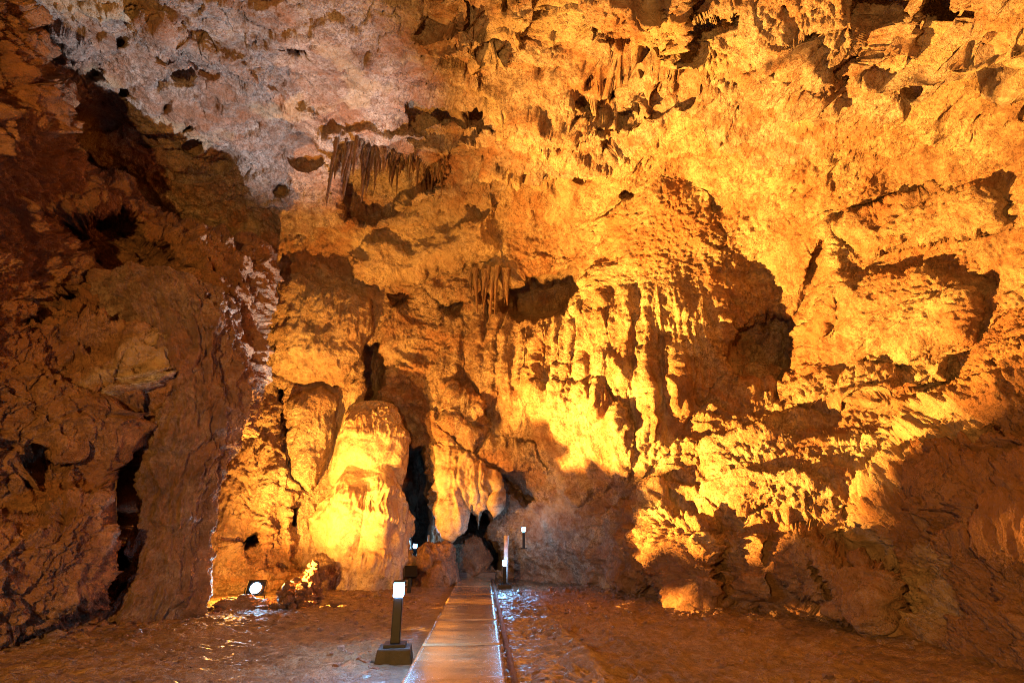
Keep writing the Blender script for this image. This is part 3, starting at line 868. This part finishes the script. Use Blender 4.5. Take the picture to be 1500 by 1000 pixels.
walk = bpy.data.objects.new('walkway', None)
COL.objects.link(walk)
walk.location = pc.x, pc.y, 0
walk.rotation_euler = (0, 0, math.atan2(-pdir.x, pdir.y))
setp(walk, kind='structure')
start = -4.2
SL = 2.05
k = 0
y = start
PLN = PL + .1
while y < PLN - .2:
    L = min(SL + random.uniform(-.12, .12), PLN - y)
    nx, ny = 26, max(4, int(L / .05))
    sx, sy = np.meshgrid(np.linspace(-PW / 2 + .02, PW / 2 - .05, nx), np.linspace(y + .006, y + L - .006, ny))
    s3 = np.stack([sx, sy, np.full_like(sx, k * .37)], -1).astype(np.float32)
    ed = np.minimum.reduce([sx + PW / 2 - .02, PW / 2 - .05 - sx, sy - y - .006, y + L - .006 - sy])
    sz = .125 + .007 * fbm(s3 * np.array([1.2, 2.6, 1], np.float32), 4, .6, seed=401) - .02 * sstep(.035, 0, ed) + random.uniform(-.004, .004)
    sz[0] -= .10; sz[-1] -= .10; sz[:, 0] -= .12; sz[:, -1] -= .12
    ii = np.arange(sx.size).reshape(sx.shape)
    q = np.stack([ii[:-1, :-1], ii[:-1, 1:], ii[1:, 1:], ii[1:, :-1]], -1).reshape(-1, 4)
    mesh_np('slab', np.stack([sx, sy, sz], -1).reshape(-1, 3), q, M_PATH, parent=walk)
    y += L; k += 1
def strip(name, x0, x1, y0, y1, ztop, zbot, mat, parent, seed):
    n = int((y1 - y0) / .08)
    ys = np.linspace(y0, y1, n)
    wob = .012 * fbm(np.stack([ys * 1.5, ys * 0, ys * 0], -1), 3, seed=seed)
    prof = [(x0, zbot), (x0, ztop - .015), (x0 + .015, ztop), (x1 - .015, ztop), (x1, ztop - .015), (x1, zbot)]
    vs = np.stack([np.stack([px + wob, ys, np.full(n, pz) + wob * .4], -1) for px, pz in prof], 1)
    ii = np.arange(n * 6).reshape(n, 6)
    q = np.stack([ii[:-1, :-1], ii[:-1, 1:], ii[1:, 1:], ii[1:, :-1]], -1).reshape(-1, 4)
    return mesh_np(name, vs.reshape(-1, 3), q, mat, parent=parent)
strip('kerb', PW / 2 - .035, PW / 2 + .055, start, PLN, .045, -.1, M_KERB, walk, 3)

# ------------------------------------------------------------------ stones
def stone_mesh(name, seed, sub=3, facet=.35, squash=(1, 1, .8), mat=M_DARK, amp=.22):
    bm = bmesh.new()
    bmesh.ops.create_icosphere(bm, subdivisions=sub, radius=1)
    co = np.array([v.co[:] for v in bm.verts], np.float32)
    f1, f2, h = cells(co * 1.3 + seed * 7.1, seed)
    r = 1 + amp * fbm(co * 1.1 + seed * 3.3, 4, .55, seed=seed) + facet * .5 * h
    if sub > 3:
        f1, f2, h = cells(co * 4 + seed * 2.1, seed + 5)
        r += .05 * h + .03 * fbm(co * 6 + seed, 3, .6, seed=seed + 9)
    co = co * r[:, None] * np.array(squash, np.float32)
    for v, c in zip(bm.verts, co): v.co = c
    me = bpy.data.meshes.new(name)
    bm.to_mesh(me); bm.free()
    me.polygons.foreach_set('use_smooth', [sub > 3] * len(me.polygons))
    me.materials.append(mat)
    return me

def boulder(name, loc, size, seed, label, mat=M_DARK, rz=0, squash=(1, 1, 1), sub=5, cat='boulder', facet=.35):
    me = stone_mesh(name, seed, sub, facet, (size[0] * squash[0], size[1], size[2]), mat)
    o = bpy.data.objects.new(name, me); COL.objects.link(o)
    o.location = loc; o.rotation_euler = (0, 0, rz)
    return setp(o, label, cat)

b = at(636, 856, Y=18.0)
boulder('boulder', (b.x, b.y, .35), (.72, .7, .95), 3, 'rounded brown boulder with a pale ridge at the left of the walkway end', cat='boulder')
b = at(690, 838, Y=20.6)
boulder('boulder', (b.x, b.y, .5), (.72, .6, 1.0), 8, 'cone shaped grey boulder straight behind the far end of the walkway', cat='boulder')
b = at(364, 888, Y=12.8)
boulder('boulder', (b.x - .05, b.y - .1, -.02), (.58, .34, .24), 5, 'low dark boulder under the bright white floodlight in the alcove', M_WET, cat='boulder')
b = at(178, 556, Y=9.75)
o = boulder('rock_ledge', (b.x, b.y + .35, b.z - .02), (1.05, .62, .17), 23, 'pale tilted rock ledge jutting out high on the dark left wall above the pillar', M_LIT_LEDGE, squash=(1, 1, 1), cat='rock ledge', facet=.7)
o.rotation_euler = (R(12), R(-20), R(14))

# heap of stones that shades the sodium lamp from the floor
b = at(454, 890, Y=13.5)
heap = empty('stone_heap', (b.x, b.y, 0), 'heap of stacked broken stones with one glowing golden side, right of the floodlight', 'stone heap')
pool = [stone_mesh('stone', 40 + i, 2, .6, (1, .9, .7), M_DARK, .3) for i in range(7)]
def heap_stone(x, y, z, s):
    o = bpy.data.objects.new('stone', random.choice(pool)); COL.objects.link(o); o.parent = heap
    o.scale = (s * random.uniform(.8, 1.35), s, s * random.uniform(.75, 1.1))
    o.rotation_euler = (random.uniform(-.5, .5), random.uniform(-.5, .5), random.uniform(0, 6.3))
    o.location = (x, y, z)
def heap_top(deg):
    return float(np.interp(deg, [-58, -50, -24, -14, 2, 9, 18, 28, 42, 56, 72, 84], [.1, .5, .68, .46, .46, .53, .72, .90, .90, .62, .30, .08]))
deg = -56.0
while deg < 82:
    top = heap_top(deg) * random.uniform(.93, 1.03)
    for rr0, drop in ((.93, 0), (1.10, .16), (.78, .22)):
        z_ = .05
        while z_ < top - drop - .05:
            rr = rr0 + random.uniform(-.05, .05)
            a_ = R(deg + random.uniform(-3, 3))
            heap_stone(L1.x - b.x + rr * math.cos(a_), L1.y - b.y + rr * math.sin(a_), z_, random.uniform(.06, .115))
            z_ += random.uniform(.10, .15)
    deg += 7.5
for a_, zz, sc in ((R(20), .02, .62), (R(34), .02, .74), (R(50), .0, .5)):
    o = bpy.data.objects.new('heap_core', stone_mesh('heap_core', 60, 4, .3, (.2, .2, sc), M_DARK)); COL.objects.link(o); o.parent = heap
    o.location = (L1.x - b.x + .95 * math.cos(a_), L1.y - b.y + .95 * math.sin(a_), zz)

# loose stones on the floor
spots = [(180, 906, .13, 'pale lump of stone at the foot of the dark pillar'), (196, 908, .10, 'small dark stone just right of the pale lump by the pillar'),
         (292, 884, .16, 'flat brown stone on the floor between pillar and floodlight'), (272, 882, .10, 'small stone nearest the foot of the pillar, beside the flat brown stone'),
         (490, 887, .11, 'dark stone lying right of the stone heap'), (215, 972, .06, 'lone dark stone on the open floor at the left front'),
         (1010, 892, .14, 'stone fallen at the foot of the right wall boulders')]
for i, (u, v, s, lab) in enumerate(spots):
    p = at(u, v, z=.02)
    o = bpy.data.objects.new('stone', pool[i % 7]); COL.objects.link(o)
    o.location = (p.x, p.y, .02 + s * .3); o.scale = (s * 1.4, s, s * .8); o.rotation_euler = (0, 0, i * 1.3)
    setp(o, lab, 'stone', 'loose stones on the floor')

# rubble and clods: along the foot of the walls and over the mud
def floor_z(x, y):
    i = min(len(GYA) - 1, int(np.searchsorted(GYA, y))); j = min(len(gx) - 1, int(np.searchsorted(gx, x)))
    return float(gz[i, j])
GYA = np.array(gy)
base = [np.array([v.co[:] for v in m.vertices], np.float32) for m in pool]
tri = [np.array([p.vertices[:] for p in m.polygons], np.int32) for m in pool]
low = [stone_mesh('clod', 80 + i, 1, .6, (1, .9, .6), M_DARK, .3) for i in range(5)]
lb = [np.array([v.co[:] for v in m.vertices], np.float32) for m in low]
lt = [np.array([p.vertices[:] for p in m.polygons], np.int32) for m in low]
VV, FF, off = [], [], 0
foot = [(0, 938), (90, 924), (170, 908), (255, 900), (280, 884), (350, 880), (480, 872), (560, 868)], [(800, 862), (860, 858), (960, 870), (1020, 888), (1150, 893), (1250, 908), (1300, 918), (1400, 940), (1480, 960)]
for line in foot:
    for (u0, v0), (u1, v1) in zip(line[:-1], line[1:]):
        for _ in range(int(abs(u1 - u0) * .9)):
            q = random.random()
            p = at(u0 + (u1 - u0) * q, v0 + (v1 - v0) * q + abs(random.gauss(0, 7)) - 3, z=0)
            s_ = min(.16, random.lognormvariate(-3.2, .6))
            k = random.randrange(5); a_ = random.uniform(0, 6.3); ca_, sa_ = math.cos(a_), math.sin(a_)
            c_ = lb[k] * s_ @ np.array([[ca_, sa_, 0], [-sa_, ca_, 0], [0, 0, 1]], np.float32)
            VV.append(c_ + np.array([p.x, p.y, floor_z(p.x, p.y) + s_ * .15], np.float32)); FF.append(lt[k] + off); off += len(c_)
for _ in range(5200):
    x = random.uniform(-8, 7); y = random.uniform(4, 16)
    sd_ = (x - pc.x) * pn.x + (y - pc.y) * pn.y
    if abs(sd_) < PW / 2 + .15: continue
    if perlin(np.array([[x * .8, y * .8, 3.3]], np.float32), 91)[0] < random.uniform(-.2, .4): continue
    s_ = min(.08, random.lognormvariate(-3.6, .5))
    k = random.randrange(5); a_ = random.uniform(0, 6.3); ca_, sa_ = math.cos(a_), math.sin(a_)
    c_ = lb[k] * s_ @ np.array([[ca_, sa_, 0], [-sa_, ca_, 0], [0, 0, 1]], np.float32)
    VV.append(c_ + np.array([x, y, floor_z(x, y) + s_ * .1], np.float32)); FF.append(lt[k] + off); off += len(c_)
rub = mesh_np('rubble', np.concatenate(VV), np.concatenate(FF), M_WET, smooth=False)  # darker rock material paints in the small shadows of the clods
setp(rub, 'small brown clods and broken rock lying over the muddy floor and along the walls', 'rubble', kind='stuff')

# ------------------------------------------------------------------ stalactite curtains
def spike_mesh(seed, curve=.1):
    bm = bmesh.new()
    rs = np.random.default_rng(seed)
    rings = []
    n, m = 12, 7
    pw = rs.uniform(.55, 1.2)
    for k in range(n):
        q = k / (n - 1)
        r = ((1 - q) ** pw * (1 + .14 * math.sin(q * 19 + seed)) * .40 + .10 * max(0, 1 - q * 5) + .03)
        dx = curve * math.sin(q * 3 + seed); 
        rings.append([bm.verts.new((dx + r * math.cos(a) * rs.uniform(.85, 1.15), r * math.sin(a) * rs.uniform(.85, 1.15), -q)) for a in np.linspace(0, 2 * math.pi, m, endpoint=False)])
    for a_, b_ in zip(rings[:-1], rings[1:]):
        for j in range(m):
            bm.faces.new((a_[j], a_[(j + 1) % m], b_[(j + 1) % m], b_[j]))
    bm.faces.new(rings[-1][::-1]); bm.faces.new(rings[0])
    me = bpy.data.meshes.new('stalactite'); bm.normal_update(); bm.to_mesh(me); bm.free()
    me.polygons.foreach_set('use_smooth', [True] * len(me.polygons))
    return me
def surf(u, v):
    i = int(np.clip(np.searchsorted(va, v), 0, len(va) - 1)); j = int(np.clip(np.searchsorted(ua, u), 0, len(ua) - 1))
    return Vector(Q[i, j])
def curtain(label, pts, mat, smeshes, group=None):
    c0 = surf(pts[0][0], pts[0][1])
    root = empty('stalactite_curtain', c0, label, 'stalactites', group)
    for i, (u, v, ln, wd, fw) in enumerate(pts):
        p = surf(u, v)
        d = Vector(EYE) - p; d.z = 0; d.normalize()
        k = (p - Vector(EYE)).length / 750
        me = smeshes[i % len(smeshes)]
        o = bpy.data.objects.new('stalactite', me); COL.objects.link(o); o.parent = root
        o.location = p + d * fw + Vector((0, 0, .12)) - c0
        o.scale = (wd * k, wd * k, ln * k)
        o.rotation_euler = (random.uniform(-.06, .06), random.uniform(-.06, .06), random.uniform(0, 6))
    return root
def spikes(mat):
    out = []
    for s in range(6):
        me = spike_mesh(s + 1); me.materials.append(mat); out.append(me)
    return out
SPF = spikes(M_ROCK)
pts = []
for row in range(3):
    for i in range(34):
        q = (i + random.random()) / 34
        u = 488 + 156 * q; v = 200 + 4 * row + 46 * q ** 1.4 + 4 * math.sin(q * 23)
        ln = (random.betavariate(1.3, 2) * 72 + 16) * (1 - .55 * q) * (1 + .15 * row)
        pts.append((u, v, ln, random.choice((6, 8, 10, 13, 18)) * random.uniform(.8, 1.2) * (1 - .25 * q), random.uniform(-.5, .2)))
curtain('dark comb of thin stalactites hanging from the ceiling edge above the bright brow', pts, M_ROCK, SPF)
pts = [(690 + i * 6.5 + random.uniform(-2, 2), 402 + random.uniform(-5, 6), random.uniform(35, 85), random.uniform(8, 12), random.uniform(.2, .5)) for i in range(9)]
curtain('short row of stalactites beside the dark hollow high in the back wall', pts, M_ROCK, SPF)
# ------------------------------------------------------------------ lamps
t = NT('black_metal'); t.set('Specular IOR Level', .2); t.set('Base Color', (.004, .004, .006)); t.set('Roughness', .5)
t.bump(t.noise(60, 3), .1, .01); M_BLACK = t.m
t = NT('dark_plinth'); t.set('Base Color', t.ramp(t.noise(9, 5, .7), [(.35, (.008, .008, .008)), (.65, (.022, .019, .017))])); t.set('Roughness', .75); t.bump(t.noise(40, 4), .5, .02); M_PLINTH = t.m
def glow(name, col, strength):
    t = NT(name)
    t.set('Base Color', (.8, .8, .8)); t.set('Emission Color', col); t.set('Emission Strength', strength)
    return t.m
M_LENS = glow('lit_lens', (.22, .56, 1.0), 420)
M_LENS4 = glow('lit_lens_far', (.22, .56, 1.0), 170)
M_LENS2 = glow('lit_flood_lens', (.36, .7, 1.0), 200)
M_LENS3 = glow('lit_far_lens', (.22, .56, 1.0), 130)
t = NT('pale_pipe'); t.set('Base Color', t.ramp(t.noise(7, 4), [(.4, (.45, .36, .32)), (.6, (.62, .54, .5))])); t.set('Roughness', .5); t.bump(t.noise(30, 3), .1, .01); M_PIPE = t.m

def bollard(loc, lens, label, sc=1.0, rz=0.0):
    root = empty('bollard_lamp', loc, label, 'bollard lamp', 'bollard lamps beside the walkway', rz)
    root.scale = (sc,) * 3
    from_bm('plinth', box_bm(.44, .40, .19, -.03, .86, .018), M_PLINTH, root)
    from_bm('base_plate', box_bm(.26, .26, .035, .16, 1, .006), M_BLACK, root)
    from_bm('post', box_bm(.115, .115, .50, .195, .94, .010), M_BLACK, root)
    from_bm('lens', box_bm(.125, .125, .16, .697, 1.0, .012), lens, root)
    from_bm('cap', box_bm(.145, .145, .022, .859, .9, .006), M_BLACK, root)
    return root
p = at(577, 968, z=0)
print('bollard', p)
bollard((p.x, p.y, 0), M_LENS, 'nearest black bollard lamp on a block plinth, left of the walkway', 1.06, .12)
p = at(739, 863, z=0)
bollard((p.x, p.y, 0), M_LENS4, 'farther bollard lamp at the right edge of the walkway, before the pale pipe', .92, .1)

# floodlight on the low boulder
fl_ = empty('floodlight', L2, 'bright white floodlight on the low dark boulder beside the stone heap', 'floodlight')
h_ = from_bm('housing', box_bm(.40, .16, .32, -.15, 1, .02), M_BLACK, fl_)
h_.rotation_euler = (R(-18), 0, R(12)); h_.location = (0, .1, 0)
lb_ = bmesh.new(); bmesh.ops.create_cone(lb_, cap_ends=True, segments=24, radius1=.12, radius2=.12, depth=.012, matrix=Matrix.Translation((0, 0, .01)) @ Matrix.Rotation(math.pi / 2, 4, 'X'))
l_ = from_bm('lens', lb_, M_LENS2, fl_)
rb_ = bmesh.new(); bmesh.ops.create_cone(rb_, cap_ends=False, segments=24, radius1=.15, radius2=.125, depth=.05, matrix=Matrix.Translation((0, -.02, .01)) @ Matrix.Rotation(math.pi / 2, 4, 'X'))
r_ = from_bm('rim', rb_, M_BLACK, fl_); r_.rotation_euler = (R(-18), 0, R(12)); r_.location = (.017, .012, .003)
l_.rotation_euler = (R(-18), 0, R(12)); l_.location = (.017, .012, .003)
fb = empty('floodlight', (L3.x, L3.y, 0), 'black boxed floodlight on a short post behind the nearest bollard lamp, turned up', 'floodlight')
from_bm('post', box_bm(.10, .10, L3.z - .12, 0, 1, .006), M_BLACK, fb)
h_ = from_bm('housing', box_bm(.36, .28, .30, -.15, 1, .02), M_BLACK, fb); h_.location = (0, 0, L3.z); h_.rotation_euler = (R(-20), 0, R(20))
for s in (-1, 1):
    y_ = from_bm('bracket', box_bm(.02, .04, .26, -.24, 1, .004, cx=s * .22, cy=.08), M_BLACK, fl_)
    y_.rotation_euler = (0, 0, R(12))

def small_lamp(u, v, Y, label):
    p = at(u, v, Y=Y)
    root = empty('bollard_lamp', (p.x, p.y, p.z - .55), label, 'bollard lamp', 'small far lamps in the passages')
    from_bm('post', box_bm(.09, .09, .50, 0, .94, .008), M_BLACK, root)
    from_bm('lens', box_bm(.12, .12, .13, .502, 1, .01), M_LENS3, root)
    from_bm('cap', box_bm(.14, .14, .02, .634, .9, .005), M_BLACK, root)
    from_bm('base_plate', box_bm(.2, .2, .03, -.032, 1, .005), M_BLACK, root)
small_lamp(608, 800, 19.5, 'small far lamp at the bottom of the dark passage right of the flowstone mound')
small_lamp(767, 776, 18.2, 'small far lamp high on the rocks right of the pale pipe')

def pipe(u, v0, v1, Y, r, label):
    p0 = at(u, v0, Y=Y); p1 = at(u, v1, Y=Y)
    bm = bmesh.new()
    bmesh.ops.create_cone(bm, cap_ends=True, segments=14, radius1=r, radius2=r * .96, depth=p1.z - p0.z)
    o = from_bm('pipe_post', bm, M_PIPE, None, True)
    o.location = (p0.x, p0.y, (p0.z + p1.z) / 2)
    return setp(o, label, 'post')
pipe(741, 856, 784, 17.4, .075, 'pale upright pipe post behind the farther bollard lamp')
pipe(627, 800, 783, 19.2, .04, 'short thin pale post on top of the boulder beside the passage')

# step up at the end of the walkway
p = at(694, 845, z=.1)
o = from_bm('step', box_bm(1.5, .5, .30, -.05, 1, .02), M_KERB)
o.location = (p.x, p.y + .35, 0); o.rotation_euler = walk.rotation_euler
setp(o, kind='structure')
